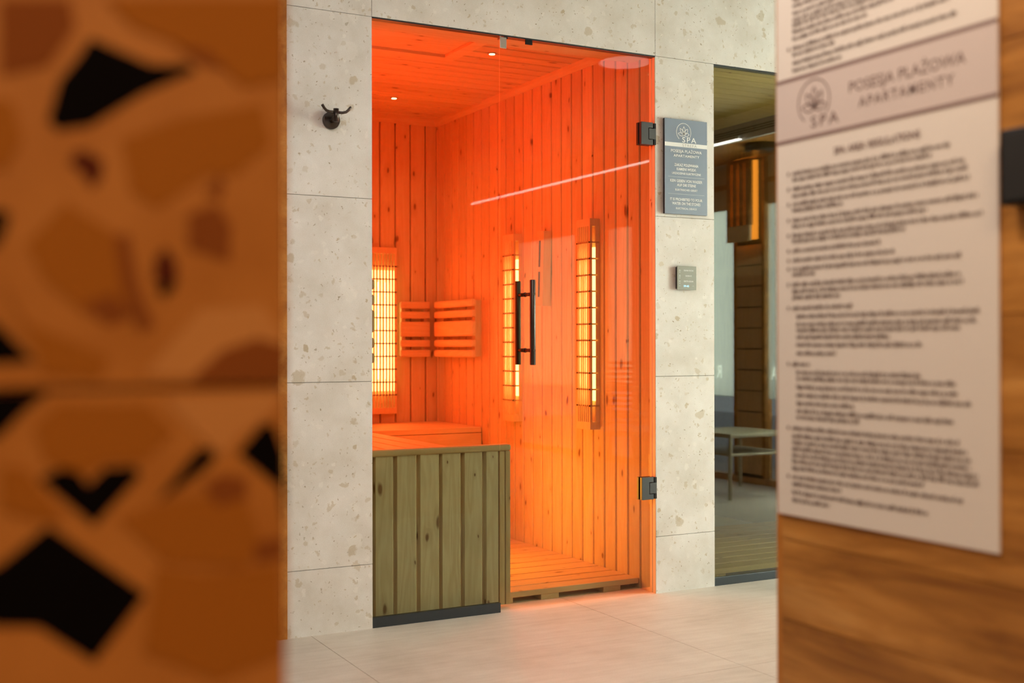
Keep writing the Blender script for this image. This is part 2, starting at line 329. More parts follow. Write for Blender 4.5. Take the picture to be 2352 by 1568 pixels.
# passage blocks
random.seed(4)
CHIPS = [(0,[(-1.31,1.104),(-1.306,1.103),(-1.277,1.093),(-1.264,1.094),(-1.256,1.096),(-1.251,1.092),(-1.259,1.088),(-1.281,1.076),(-1.31,1.055),(-1.327,1.051),(-1.332,1.056),(-1.326,1.079),(-1.316,1.093)]),
(1,[(-1.318,1.04),(-1.312,1.041),(-1.303,1.036),(-1.304,1.026),(-1.309,1.02),(-1.314,1.028),(-1.321,1.034)]),
(0,[(-1.369,1.006),(-1.356,1.006),(-1.351,1.004),(-1.356,.988),(-1.369,.978)]),(0,[(-1.375,.954),(-1.356,.943),(-1.339,.924),(-1.375,.922)]),
(0,[(-1.375,.905),(-1.356,.907),(-1.332,.907),(-1.343,.898),(-1.356,.884),(-1.375,.876)]),
(0,[(-1.337,.86),(-1.325,.865),(-1.316,.862),(-1.311,.855),(-1.302,.864),(-1.286,.864),(-1.283,.859),(-1.308,.832)]),
(0,[(-1.332,.834),(-1.28,.791),(-1.308,.756),(-1.337,.779),(-1.375,.784),(-1.375,.806),(-1.356,.815)]),
(0,[(-1.25,.873),(-1.243,.872),(-1.24,.867),(-1.247,.86),(-1.269,.846),(-1.273,.844),(-1.264,.856)]),
(0,[(-1.227,.869),(-1.213,.885),(-1.206,.886),(-1.202,.876),(-1.199,.867),(-1.199,.825),(-1.202,.847)]),
(1,[(-1.274,.983),(-1.269,.989),(-1.263,.981),(-1.262,.971),(-1.269,.967),(-1.276,.971)]),(0,[(-1.274,.966),(-1.263,.971),(-1.264,.965),(-1.271,.96)]),
(4,[(-1.256,1.009),(-1.239,1.015),(-1.231,1.003),(-1.232,.982),(-1.256,.989)]),(4,[(-1.246,1.022),(-1.237,1.033),(-1.235,1.026),(-1.238,1.018)]),
(2,[(-1.293,1.049),(-1.259,1.064),(-1.213,1.076),(-1.207,1.053),(-1.228,1.034),(-1.246,1.032),(-1.274,1.011),(-1.288,1.02)]),
(2,[(-1.343,.988),(-1.323,1.011),(-1.302,.999),(-1.288,.99),(-1.283,.956),(-1.312,.95),(-1.334,.969)]),
(4,[(-1.315,.955),(-1.298,.962),(-1.286,.950),(-1.30,.944)]),(4,[(-1.297,.995),(-1.289,.995),(-1.284,.965),(-1.275,.944),(-1.283,.94),(-1.293,.965)]),
(3,[(-1.281,.916),(-1.249,.954),(-1.213,.957),(-1.201,.941),(-1.202,.925),(-1.217,.924),(-1.247,.913)]),
(4,[(-1.255,.913),(-1.236,.930),(-1.215,.937),(-1.199,.932),(-1.199,.9115),(-1.247,.9115)]),
(2,[(-1.356,.969),(-1.343,.945),(-1.30,.926),(-1.305,.914),(-1.335,.917),(-1.338,.930)]),
(2,[(-1.328,.9),(-1.279,.899),(-1.264,.883),(-1.281,.867),(-1.302,.868),(-1.312,.861),(-1.334,.869),(-1.339,.888)]),
(3,[(-1.27,.903),(-1.20,.905),(-1.206,.892),(-1.228,.878),(-1.236,.868),(-1.25,.880)]),
(2,[(-1.295,.835),(-1.271,.842),(-1.247,.845),(-1.224,.845),(-1.213,.814),(-1.224,.802),(-1.269,.808)]),(4,[(-1.247,.851),(-1.237,.857),(-1.222,.854),(-1.222,.842),(-1.24,.838)]),
(2,[(-1.274,.806),(-1.247,.799),(-1.202,.8),(-1.199,.747),(-1.239,.737),(-1.281,.758)]),(4,[(-1.218,.815),(-1.20,.817),(-1.20,.806),(-1.216,.804)]),
(2,[(-1.302,1.127),(-1.199,1.141),(-1.199,1.093),(-1.223,1.086),(-1.244,1.101),(-1.288,1.114)]),(4,[(-1.262,1.105),(-1.246,1.105),(-1.232,1.094),(-1.25,1.098)]),
(2,[(-1.375,1.065),(-1.350,1.065),(-1.345,1.045),(-1.353,1.028),(-1.375,1.03)]),(4,[(-1.356,1.119),(-1.321,1.124),(-1.318,1.11),(-1.332,1.087),(-1.356,1.079)]),
(2,[(-1.356,.868),(-1.343,.865),(-1.323,.837),(-1.339,.838),(-1.356,.845)])]
CM = [M_TERR, M_GROUT_W, M_CHIP_D, M_CHIP_B, M_CHIP_O, M_CHIP_L, M_CHIP_R]
def rnd_chips(mb, x0, x1, y, sgn, skip=None, seed=1):
    rg = random.Random(seed); z = .03
    while z < TOP-.05:
        x = x0 + rg.uniform(.02, .06)
        while x < x1-.05:
            r = rg.uniform(.012, .034); cx = x+r; cz = z + rg.uniform(-.012, .012)
            if not (skip and skip[0] < cx+r and cx-r < skip[1] and skip[2] < cz+r and cz-r < skip[3]):
                n = rg.choice((4, 5, 6)); a0 = rg.uniform(0, 6.3)
                pts = [(cx + r*rg.uniform(.65, 1.1)*math.cos(a0+2*PI*k/n), cz + r*rg.uniform(.65, 1.1)*math.sin(a0+2*PI*k/n)) for k in range(n)]
                if x0 < cx-r*1.1 and cx+r*1.1 < x1: mb.prism(pts, 1, y, y+sgn*.0006, rg.choice((2, 2, 3, 4, 4, 5, 6)))
            x += 2*r + rg.uniform(.012, .04)
        z += .075
mb = MB()
YF = -2.93
for z0, z1 in ((0, .3085), (.3085, .9085), (.9085, 1.5085), (1.5085, 2.1085), (2.1085, TOP)):
    x = -3.0
    while x < -1.25:
        x1 = min(x+.6, -1.1985)
        if x1 > -1.3: x1 = -1.1985
        mb.box(x+.0008, x1, YF, YF+.012, z0+.0015, z1-.0015); x = x1
mb.box(-3.0, -1.2, YF+.006, -2.21, 0, TOP, 1)
mb.box(-3.0, -1.2, -2.21, -2.1985, 0, TOP, 0)
for i, (k, pts) in enumerate(CHIPS): mb.prism(pts, 1, YF-.0003, YF-.0004-i*.00004, 2+k)
rnd_chips(mb, -2.9, -1.205, YF, -1, (-1.38, -1.19, .735, 1.145), 3)
rnd_chips(mb, -2.9, -1.205, -2.1985, 1, None, 5)
struct(mb, 'wall_left', CM)
mb = MB()
mb.box(-.1835, 1.45, -8.2, -2.21, 0, TOP, 1)
zz = [0, .17, .335, .509, .632, .80, .97, 1.14, 1.31, 1.48, 1.65, 1.82, 1.99, 2.16, TOP]
for a, b in zip(zz, zz[1:]): mb.box(-.185, -.1833, -8.2, -2.2105, a+.0008, b-.0008, 0)
struct(mb, 'wall_right', [M_OAK, M_OAK])
mb = MB(); mb.box(-.1845, 1.45, -2.2095, -2.1985, 0, TOP, 0); rnd_chips(mb, -.17, 1.44, -2.1985, 1, None, 9)
struct(mb, 'wall_end', CM)
mb = MB(); mb.box(-3.05, -3.0, -8.2, 0, 0, TOP); mb.box(-3, -.185, -6.0, -5.95, 0, TOP); struct(mb, 'wall_lobby', M_DARKWALL)
mb = MB(); mb.box(1.45, 4.4, -8.25, -8.2, 0, TOP); struct(mb, 'wall_far', M_OAK)

# ------------------------------------------------------------------ window front on the right, seen in the glass
def planks_z(mb, x0, x1, y0, y1, z0, z1, n, mi=0):
    for k in range(n): mb.box(x0, x1, y0, y1, z0+(z1-z0)*k/n+.004, z0+(z1-z0)*(k+1)/n-.004, mi)
M_BLIND = flat('beige_roller_blind', (.60,.48,.33), .8)
mb = MB()
mb.box(FX, FX+.08, -8.2, .06, 0, .04, 0); mb.box(FX, FX+.08, -8.2, .06, 2.26, TOP, 0)
edges = [-8.2] + [v for w_ in sorted(WINDOWS) for v in w_] + [.06]
for a, b in zip(edges[0::2], edges[1::2]):
    mb.box(FX+.01, FX+.08, a, b, .04, 2.26, 1)
    planks_z(mb, FX, FX+.01, a+.002, b-.002, .06, 1.60, 11, 0)
struct(mb, 'wall_window_front', [flat('honey_plank_cladding', (.74,.46,.24), .6), M_SEAL])
for i, (a, b) in enumerate(WINDOWS):
    mb = MB()
    mb.box(FX+.03, FX+.036, a, b, .04, .57, 0); mb.box(FX+.03, FX+.036, a, b, .57, 1.86, 1)
    mb.box(FX+.03, FX+.05, a, b, 1.86, 2.26, 2); mb.box(FX+.022, FX+.06, a, b, 2.0, 2.035, 3)
    for yy in (a, b-.03): mb.box(FX+.0, FX+.06, yy, yy+.03, .04, 2.26, 3)
    struct(mb, 'window_%d' % (i+1), [M_CLEAR, M_FROST, M_BLIND, M_OAK])
# lowered timber soffit along the window front with a white fascia
mb = MB(); mb.box(3.17, FX, -8.2, 0, 2.17, 2.20, 0); mb.box(3.15, 3.17, -8.2, 0, 2.165, TOP, 1)
for k in range(3): mb.box(3.145, 3.15, -8.2, 0, 2.20+k*.014, 2.206+k*.014, 2)
struct(mb, 'ceiling_soffit', [M_OAK, M_PLASTER, M_SEAL])
o = thing('linear_light', (3.14, -4.0, 2.17), 'long white linear ceiling light mirrored as a bright diagonal line in the sauna door', 'light')
mb = MB(); mb.box(3.118, 3.149, -5.9, -1.95, 2.172, 2.192); mb.build('housing', M_PLASTER, o)
mb = MB(); mb.box(3.120, 3.148, -5.895, -1.955, 2.166, 2.172); mb.build('diffuser', M_LED, o)
o = thing('ceiling_lamp', (1.75, -1.12, TOP), 'round white flush ceiling lamp mirrored in the top right corner of the sauna door', 'light')
mb = MB(); mb.prism(disc_pts(1.75, -1.12, .13), 2, TOP-.03, TOP, 0, True); mb.build('housing', M_PLASTER, o)
mb = MB(); mb.prism(disc_pts(1.75, -1.12, .12), 2, TOP-.034, TOP-.03, 0, True); mb.build('diffuser', M_DISC, o)
o = thing('ceiling_speaker', (3.36, -2.03, 2.17), 'round black ceiling speaker under the timber soffit, mirrored in the narrow dark window', 'speaker')
mb = MB(); mb.prism(disc_pts(3.36, -2.03, .10), 2, 2.125, 2.17, 0, True); mb.build('body', M_BLACK, o, .004)
mb = MB(); mb.prism(disc_pts(3.36, -2.03, .085), 2, 2.121, 2.125, 0, True); mb.build('grille', M_GUN, o)
# orange slatted lamp on the pillar
o = thing('wall_lamp', (FX, -2.56, 1.6), 'orange glowing wall lamp with upright wooden slats on the plank pillar', 'lamp')
mb = MB(); mb.box(FX-.03, FX-.005, -2.67, -2.455, 1.63, 2.155); mb.build('back_board', M_LAMPO, o)
mb = MB(); mb.box(FX-.09, FX-.07, -2.68, -2.445, 1.615, 1.72); mb.build('lower_board', smooth_y, o)
for k in range(4):
    mb = MB(); yy = -2.68 + k*.066; mb.box(FX-.09, FX-.06, yy, yy+.037, 1.72, 2.14); mb.build('slat', M_OAK, o)
mb = MB(); mb.box(FX-.09, FX-.06, -2.68, -2.445, 2.14, 2.16); mb.build('top_rail', M_OAK, o)

# letters on the frosted film
def text_geo(s, bold=0.0, spacing=1.0):
    cu = bpy.data.curves.new('t', 'FONT'); cu.body = s; cu.size = 1; cu.space_character = spacing; cu.resolution_u = 3; cu.offset = bold
    ob = bpy.data.objects.new('t', cu); COL.objects.link(ob)
    dg = bpy.context.evaluated_depsgraph_get(); me = bpy.data.meshes.new_from_object(ob.evaluated_get(dg))
    vs = [tuple(v.co) for v in me.vertices]; fs = [tuple(p.vertices) for p in me.polygons]
    bpy.data.objects.remove(ob); bpy.data.curves.remove(cu); bpy.data.meshes.remove(me)
    return vs, fs
CAP = None
def cap_h():
    global CAP
    if CAP is None:
        v, _ = text_geo('H'); CAP = max(p[1] for p in v)
    return CAP
def put_text(mb, s, a, b, z0, z1, mp, bold=0.0, spacing=1.0, mi=0):
    """write s from a to b (wall coordinate) with capitals from z0 to z1; mp maps (u, z) to 3-D"""
    vs, fs = text_geo(s, bold, spacing); x0 = min(v[0] for v in vs); x1 = max(v[0] for v in vs); h = cap_h()
    mb.add([mp(a+(v[0]-x0)/(x1-x0)*(b-a), z0+v[1]/h*(z1-z0)) for v in vs], fs, mi)
def stroke(mb, pts, wd, mp, closed=False, mi=0):
    """flat ribbon of width wd through pts (u, z)"""
    n = len(pts); L = []
    for i in range(n):
        if closed: p, q = pts[(i-1) % n], pts[(i+1) % n]
        else: p, q = pts[max(i-1, 0)], pts[min(i+1, n-1)]
        dx, dz = q[0]-p[0], q[1]-p[1]; l = math.hypot(dx, dz) or 1
        nx, nz = -dz/l*wd/2, dx/l*wd/2
        L += [mp(pts[i][0]+nx, pts[i][1]+nz), mp(pts[i][0]-nx, pts[i][1]-nz)]
    fs = [(2*i, 2*i+1, (2*i+3) % (2*n), (2*i+2) % (2*n)) for i in range(n if closed else n-1)]
    mb.add(L, fs, mi)
def logo(mb, cu, cz, R, wd, mp, sx=1.0, mi=0):
    """open ring round a lotus of five petals"""
    P = lambda u, v: (cu+sx*u*R, cz+v*R)
    stroke(mb, [P(math.cos(a), math.sin(a)) for a in [math.radians(-38+i*(270)/40) for i in range(41)]], wd, mp, mi=mi)
    for tip, wd2 in (((.02, .66), .19), ((-.52, .42), .18), ((.55, .40), .18), ((-.78, -.18), .19), ((.78, -.22), .19)):
        bx, by = .05, -.30
        dx, dy = tip[0]-bx, tip[1]-by; l = math.hypot(dx, dy); nx, ny = -dy/l, dx/l; pts = []
        for t in range(0, 11):
            s_ = t/10; k = math.sin(PI*s_**.85)*wd2; pts.append(P(bx+dx*s_+nx*k, by+dy*s_+ny*k))
        for t in range(9, 0, -1):
            s_ = t/10; k = math.sin(PI*s_**.85)*wd2; pts.append(P(bx+dx*s_-nx*k, by+dy*s_-ny*k))
        stroke(mb, pts, wd, mp, True, mi)
M_FILM, _nt, _out = mat('bright_film_letter')
_a = N(_nt, 'ShaderNodeBsdfTransparent'); _b = N(_nt, 'ShaderNodeBsdfTranslucent'); _b.inputs[0].default_value = (.9, .9, .88, 1); _s = N(_nt, 'ShaderNodeAddShader')
_nt.links.new(_a.outputs[0], _s.inputs[0]); _nt.links.new(_b.outputs[0], _s.inputs[1]); _nt.links.new(_s.outputs[0], _out.inputs[0])
def window_letters():
    for (a, b), s in (((-2.945, -2.885), 'R'), ((-2.37, -2.30), 'A')):
        mb = MB(); put_text(mb, s, b, a, .70, .785, lambda u, z: (FX+.026, u, z), .02)
        o = mb.build('window_lettering', M_FILM)
        tag(o, {'R': 'white letter R on the frosted window beside the left pane edge', 'A': 'white letter A on the frosted window pane beside the pillar'}[s], 'lettering')
window_letters()

# furniture in the hall, seen mirrored in the narrow window
def bent(p0, p1, p2, p3, n=5): # smooth corner
    return [((1-t)**3*Vector(p0)+3*(1-t)**2*t*Vector(p1)+3*(1-t)*t*t*Vector(p2)+t**3*Vector(p3)) for t in [i/n for i in range(n+1)]]
o = thing('side_table', (3.22, -2.08, 0), 'low beige metal side table with two tiers, mirrored in the narrow dark window', 'table')
tx0, tx1, ty0, ty1 = 2.98, 3.46, -2.36, -1.86
mb = MB(); mb.box(tx0, tx1, ty0, ty1, .375, .40); mb.build('table_top', M_BEIGE, o, .01)
mb = MB(); mb.box(tx0+.02, tx1-.02, ty0+.02, ty1-.02, .265, .28); mb.build('shelf', M_BEIGE, o, .005)
for xx, yy, sx, sy in ((tx0, ty0, -1, -1), (tx1, ty0, 1, -1), (tx0, ty1, -1, 1), (tx1, ty1, 1, 1)):
    mb = MB(); mb.tube([(xx-sx*.03, yy-sy*.03, .385), (xx-sx*.008, yy-sy*.008, .37), (xx, yy, .33), (xx+sx*.012, yy+sy*.012, .012)], .012, 10); mb.build('leg', M_BEIGE, o)
def chair(cx, cy, rz, label):
    o = thing('garden_chair', (cx, cy, 0), label, 'chair', 'garden chairs in the hall')
    o.rotation_euler = (0, 0, 0)
    c, s = math.cos(rz), math.sin(rz)
    T = lambda x, y, z: (cx+c*x-s*y, cy+s*x+c*y, z)
    mb = MB(); mb.add([T(x, y, z) for x in (-.24, .24) for y in (-.23, .25) for z in (.42, .45)], [(0,1,3,2),(4,6,7,5),(0,4,5,1),(2,3,7,6),(0,2,6,4),(1,5,7,3)]); mb.build('seat', M_MESH, o, .012)
    mb = MB()
    for k in range(12):
        z = .50+k*.03
        mb.tube([T(-.24+.04*i, .26+.05*(k/12)-.04*abs(i-6)/6, z) for i in range(13)], .008, 6)
    mb.build('backrest', M_MESH, o)
    for x, y, dx, dy in ((-.21, -.2, -.03, -.03), (.21, -.2, .03, -.03), (-.21, .22, -.03, .06), (.21, .22, .03, .06)):
        mb = MB(); mb.tube([T(x, y, .43), T(x+dx, y+dy, .012)], .014, 8); mb.build('leg', M_BEIGE, o)
    for x in (-.26, .26):
        mb = MB(); mb.tube([T(x, .28, .80), T(x, .27, .66), T(x, .1, .64), T(x, -.18, .63), T(x, -.2, .44)], .012, 8); mb.build('armrest', M_BEIGE, o)
chair(2.35, -2.0, .6, 'woven garden chair beside the low beige table, mirrored at the window edge')
chair(3.25, -3.3, 2.4, 'woven garden chair standing behind the low beige table near the windows')

# outside terrace
mb = MB(); mb.box(3.79, 9, -10, 4, -.06, -.02); struct(mb, 'ground', flat('pale_paving', (.5,.5,.5), .8))

# ------------------------------------------------------------------ infrared sauna cabin
SX0, SX1, SY0, SY1, SZ = -.035, 1.130, .045, 1.974, 2.099
def board_profile_prism(mb, ax_along, a0, a1, u0, u1, nz, depth, sgn, vaxis_first):
    """one cladding board: u0..u1 wide with chamfered edges; face at nz, body behind by depth*sgn"""
    ch = .0035
    pts = [(u0, nz+sgn*depth), (u0, nz+sgn*ch), (u0+ch, nz), (u1-ch, nz), (u1, nz+sgn*ch), (u1, nz+sgn*depth)]
    if not vaxis_first: pts = [(b, a) for a, b in pts]
    mb.prism(pts, ax_along, a0, a1)
PITCH, WB = .0845, .0795
# right wall: boards along Z, u = Y, face x = SX1 ; axes for prism along z are (x, y)
mb = MB(); y = .100 - PITCH*2 - .0022
while y < SY1-.01:
    board_profile_prism(mb, 2, .0, SZ, max(y+.0075, .0152), min(y+PITCH, SY1+.005), SX1, .018, 1, False); y += PITCH
mb.box(SX1+.016, SX1+.03, .029, SY1+.03, 0, SZ+.02)
struct(mb, 'wall_sauna_right', pine_z)
mb = MB(); x = SX0
while x < SX1-.01:
    board_profile_prism(mb, 2, 0, SZ, x+.008, min(x+PITCH, SX1), SY1, .018, 1, True); x += PITCH
mb.box(SX0-.02, SX1+.03, SY1+.016, SY1+.03, 0, SZ+.02)
struct(mb, 'wall_sauna_back', pine_z)
mb = MB(); y = .03
while y < SY1-.01:
    board_profile_prism(mb, 2, 0, SZ, y+.006, min(y+PITCH, SY1), SX0, .014, -1, False); y += PITCH
mb.box(SX0-.04, SX0-.012, .03, SY1+.03, 0, SZ+.02)
struct(mb, 'wall_sauna_left', pine_z)
# ceiling boards along X, u = Y : prism along x axes (y, z)
mb = MB(); y = .032
while y < SY1-.01:
    board_profile_prism(mb, 0, SX0, SX1, y+.012, min(y+.0875, SY1), SZ, .018, 1, True); y += .0875
mb.box(SX0-.02, SX1+.03, .03, SY1+.03, SZ+.017, SZ+.03)
struct(mb, 'ceiling_sauna', pine_x)
# mouldings
mb = MB(); mb.prism([(SX1, SZ), (SX1-.028, SZ), (SX1-.024, SZ-.014), (SX1-.006, SZ-.030), (SX1, SZ-.030)], 1, .16, SY1-.002) if False else None
mb = MB(); mb.add([(x, y, z) for y in (.155, SY1) for x, z in ((SX1, SZ), (SX1-.026, SZ), (SX1-.020, SZ-.012), (SX1-.006, SZ-.030), (SX1, SZ-.030))],
       [(0,1,2,3,4), (9,8,7,6,5)] + [(i, i+5, (i+1) % 5+5, (i+1) % 5) for i in range(5)])
struct(mb, 'trim_2', smooth_y)
mb = MB(); mb.prism([(SY1, SZ), (SY1-.026, SZ), (SY1-.020, SZ-.012), (SY1-.006, SZ-.030), (SY1, SZ-.030)], 0, SX0, SX1-.002); struct(mb, 'trim_3', smooth_x)
mb = MB(); mb.box(SX0, SX1, .03, .155, 2.018, SZ-.001); struct(mb, 'trim_4', pine_x)   # header behind the glass head
# jamb liner strips at the right of the door
mb = MB(); mb.box(SX1-.0004, W-.0002, .001, .0150, 0, H-.005); struct(mb, 'trim_5', smooth_z)
mb = MB(); mb.box(-.075, -.002, .029, .05, 0, H+.02); struct(mb, 'trim_6', pine_z)

# ceiling hatch frame
o = thing('ceiling_vent_frame', (.3, .42, SZ), 'square pine frame around the vent in the sauna ceiling', 'vent')
for nm, bx in (('frame_bar', (-.03, .615, .638, .685)), ('frame_bar', (.56, .615, .23, .638)), ('frame_bar', (-.03, .615, .20, .23)), ('frame_bar', (-.03, .01, .23, .638))):
    mb = MB(); mb.box(bx[0], bx[1], bx[2], bx[3], SZ-.020, SZ-.0005); mb.build(nm, smooth_x, o, .002)
mb = MB(); mb.box(.01, .56, .23, .638, SZ-.008, SZ-.0005); mb.build('vent_panel', pine_x, o)
for (x, y), lb in (((.706, 1.524), 'small glowing recessed spot light in the sauna ceiling near the back wall'), ((.731, .558), 'small glowing recessed ceiling spot near the glass front beside the square vent frame')):
    o = thing('spot_light', (x, y, SZ), lb, 'light', 'sauna ceiling spots')
    mb = MB(); mb.prism(disc_pts(x, y, .017, 20), 2, SZ-.004, SZ, 0, True); mb.build('bezel', M_SIL, o)
    mb = MB(); mb.prism(disc_pts(x, y, .012, 20), 2, SZ-.0055, SZ-.004, 0, True); mb.build('lens', M_SPOT, o)

# infrared heaters
def heater(P, along, out, c, z0, z1, label, ncol=6, w=.106, bev=.004, dp=.044, sides=(1, 1)):
    """P: wall point; along, out: unit vectors; c: centre coordinate along"""
    al, ou = Vector(along), Vector(out); Pv = Vector(P)
    o = thing('infrared_heater', tuple(Pv+Vector((0,0,z0))), label, 'heater', 'infrared heaters in the sauna')
    def pt(s, n, z): q = Pv + al*s + ou*n; return (q.x, q.y, z)
    h2 = w/2
    def slab(mb, s0, n0, s1, n1, za, zb, th=.008):
        # panel piece between (s0,n0) and (s1,n1), thickness inward
        d = Vector((s1-s0, n1-n0)); nrm = Vector((d.y, -d.x)).normalized()*th
        if nrm.y > 0: nrm = -nrm
        vs = [pt(s, n, z) for (s, n) in ((s0, n0), (s1, n1), (s1+nrm.x, n1+nrm.y), (s0+nrm.x, n0+nrm.y)) for z in (za, zb)]
        mb.add(vs, [(0,1,3,2),(2,3,5,4),(4,5,7,6),(6,7,1,0),(0,2,4,6),(1,7,5,3)])
    rows = 12; e = .030; zc = [z0+e+(z1-z0-2*e)*k/rows for k in range(rows+1)]; bar = .006
    mb = MB()
    # end blocks
    for za, zb in ((z0, z0+e), (z1-e, z1)):
        vs = [pt(s, n, z) for z in (za, zb) for s, n in ((-h2-bev, 0), (-h2, dp), (h2, dp), (h2+bev, 0))]
        mb.add(vs, [(0,1,2,3), (7,6,5,4)] + [(i, i+4, (i+1) % 4+4, (i+1) % 4) for i in range(4)])
    # bars: horizontal rails and vertical ribs
    faces = [((-h2, dp), (h2, dp), ncol), ((h2, dp), (h2+bev, 0), 1), ((-h2-bev, 0), (-h2, dp), 1)]
    for (s0, n0), (s1, n1), nc in faces:
        L = math.hypot(s1-s0, n1-n0); f = lambda t: (s0+(s1-s0)*t/L, n0+(n1-n0)*t/L)
        for z in zc[1:-1]: slab(mb, *f(0), *f(L), z-bar/2, z+bar/2)
        if nc > 1:
            m0, mb_ = .006, .0062
            pitch = (L-2*m0)/nc
            for k in range(nc+1):
                cpos = m0+pitch*k; hw = mb_/2 if 0 < k < nc else .006
                slab(mb, *f(max(0, cpos-hw)), *f(min(L, cpos+hw)), z0+e, z1-e)
        else:
            if n0 > n1: slab(mb, *f(0), *f(.010), z0+e, z1-e); slab(mb, *f(.026), *f(L), z0+e, z1-e)
            else: slab(mb, *f(0), *f(L-.026), z0+e, z1-e); slab(mb, *f(L-.010), *f(L), z0+e, z1-e)
    mb.build('slotted_cover', heater_wood, o)
    mb = MB(); a, b = zc[1]+.02, zc[-2]-.02
    mb.add([pt(s, n, z) for z in (a, b) for s, n in ((-h2-bev*.3, .010), (-h2, .022), (h2, .022), (h2+bev*.3, .010))], [(0,1,2,3), (7,6,5,4)] + [(i, i+4, (i+1) % 4+4, (i+1) % 4) for i in range(4)])
    mb.build('glow_plate', M_GLOW, o)
    for s in (-.018, .03):
        mb = MB(); mb.tube([pt(s, .0275, a+.06), pt(s, .0275, b-.06)], .0055, 8); mb.build('heating_tube', M_HOT, o)
    mb = MB(); mb.add([pt(s, n, z) for z in (z0+.004, z1-.004) for s, n in ((-h2-bev, .0005), (-h2-bev, .003), (h2+bev, .003), (h2+bev, .0005))], [(0,1,2,3), (7,6,5,4)] + [(i, i+4, (i+1) % 4+4, (i+1) % 4) for i in range(4)])
    mb.build('back_board', heater_wood, o)
    return o
heater_wood = wood('heater_cover_timber', 2, (.88,.66,.42), (.76,.52,.28), .0)
heater((SX1, .444, 0), (0, -1, 0), (-1, 0, 0), 0, .589, 1.440, 'glowing infrared heater with slotted wooden cover on the side wall nearest the door hinges')
heater((SX1, 1.095, 0), (0, -1, 0), (-1, 0, 0), 0, .585, 1.432, 'glowing infrared heater on the side wall seen just behind the door handle')
heater((.805, SY1, 0), (1, 0, 0), (0, -1, 0), 0, .582, 1.426, 'glowing infrared heater on the sauna back wall by the left tiles', 9, .165)

# backrests
ZS = [(.870, .906), (.921, .957), (.973, 1.050), (1.066, 1.102), (1.117, 1.153)]
def backrest(kind, label, zoff=0):
    if kind == 'back': loc = (.97, SY1, .87)
    elif kind == 'side': loc = (SX1, 1.62, .87)
    else: loc = (SX0, .3, .87)
    o = thing('backrest', loc, label, 'backrest', 'slatted backrests in the sauna')
    for za, zb in ZS:
        mb = MB()
        if kind == 'back': mb.box(.903, 1.064, 1.906, 1.930, za, zb)
        elif kind == 'side': mb.box(1.068, 1.098, 1.440, 1.879, za, zb)
        else: mb.box(.008, .036, .062, .60, za, zb)
        mb.build('slat', {'back': smooth_x}.get(kind, smooth_y), o, .010 if kind != 'back' else .006, 3)
    for k in range(2):
        mb = MB()
        if kind == 'back': xx = (.913, 1.038)[k]; mb.box(xx, xx+.02, 1.930, SY1, .875, 1.148)
        elif kind == 'side': yy = (1.46, 1.82)[k]; mb.box(1.098, SX1, yy, yy+.03, .875, 1.148)
        else: yy = (.12, .52)[k]; mb.box(SX0, .008, yy, yy+.03, .875, 1.148)
        mb.build('batten', smooth_z, o)
backrest('back', 'slatted wooden backrest on the back wall beside the glowing heater')
backrest('side', 'slatted wooden backrest on the side wall next to the corner')
backrest('left', 'slatted wooden backrest whose rounded slat ends stick out at the left edge of the glass')

# thermometer casing
o = thing('sauna_thermometer', (SX1, .79, 1.10), 'slim wooden sauna thermometer casing hung slightly askew between the two heaters', 'thermometer')
R = Matrix.Translation((0, .810, 1.262)) @ Matrix.Rotation(math.radians(2.6), 4, 'X') @ Matrix.Translation((0, -.810, -1.262))
SY_T = .777
mb = MB(); mb.box(SX1-.042, SX1-.001, SY_T, SY_T+.053, 1.099, 1.424, 0, R); mb.build('casing', smooth_z, o, .002)
M_SLOT = flat('dark_slot', (.10,.035,.012), .8)
for za, zb in ((1.138, 1.248), (1.268, 1.382)):
    mb = MB(); mb.box(SX1-.0445, SX1-.042, SY_T+.024, SY_T+.036, za, zb, 0, R); mb.build('scale_window', M_SLOT, o)

# benches
o = thing('sauna_bench', (.25, .09, 0), 'low pine bench with dark-looking plank end panel standing right behind the fixed glass', 'bench')
BY = .062
mb = MB(); x = SX0+.003; k = 0
for a, b in ((-.033, .021), (.034, .100), (.112, .185), (.197, .270), (.280, .352), (.365, .436), (.450, .501)):
    ch = .004
    mb.prism([(a-.014, BY+.030), (a-.014, BY+.022), (a+.0, BY+.022), (a+.002, BY), (b-ch, BY), (b, BY+.004), (b, BY+.030)], 2, .004, .556)
mb.build('end_panel', wood('pale_pine_panel', 2, (.95,.83,.63), (.66,.50,.31)), o)
mb = MB(); mb.box(.5035, .524, BY-.002, BY+.030, .012, .556); mb.box(.526, .545, BY-.004, BY+.035, .012, .556); mb.build('corner_post', smooth_z, o, .002)
mb = MB(); mb.box(SX0, .546, BY-.010, BY+.030, .5565, .5795); mb.build('front_rail', smooth_x, o, .007, 3)
mb = MB(); 
for y0_ in [BY+.03+k*.082 for k in range(17)]: mb.box(.50, .515, y0_+.002, min(y0_+.080, 1.44), .02, .53)
mb.build('side_panel', pine_z, o)
for k in range(6):
    xa = .484-.088*(k+1)+.008; mb = MB(); mb.box(xa, xa+.080, BY+.034, 1.442, .522, .545); mb.build('seat_slat', smooth_y, o, .003)
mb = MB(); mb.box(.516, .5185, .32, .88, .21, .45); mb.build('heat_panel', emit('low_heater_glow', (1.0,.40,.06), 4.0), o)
o = thing('sauna_bench', (.6, 1.66, 0), 'pine bench running across the back of the sauna up to the side wall', 'bench')
for k in range(6):
    ya = 1.448+k*.0865; mb = MB(); mb.box(SX0+.002, SX1-.003, ya, min(ya+.0805, SY1-.002), .509, .535); mb.build('seat_slat', smooth_x, o, .003)
mb = MB(); mb.box(SX0+.002, SX1-.003, 1.448, 1.47, .30, .507); mb.build('front_board', smooth_x, o, .002)
mb = MB()
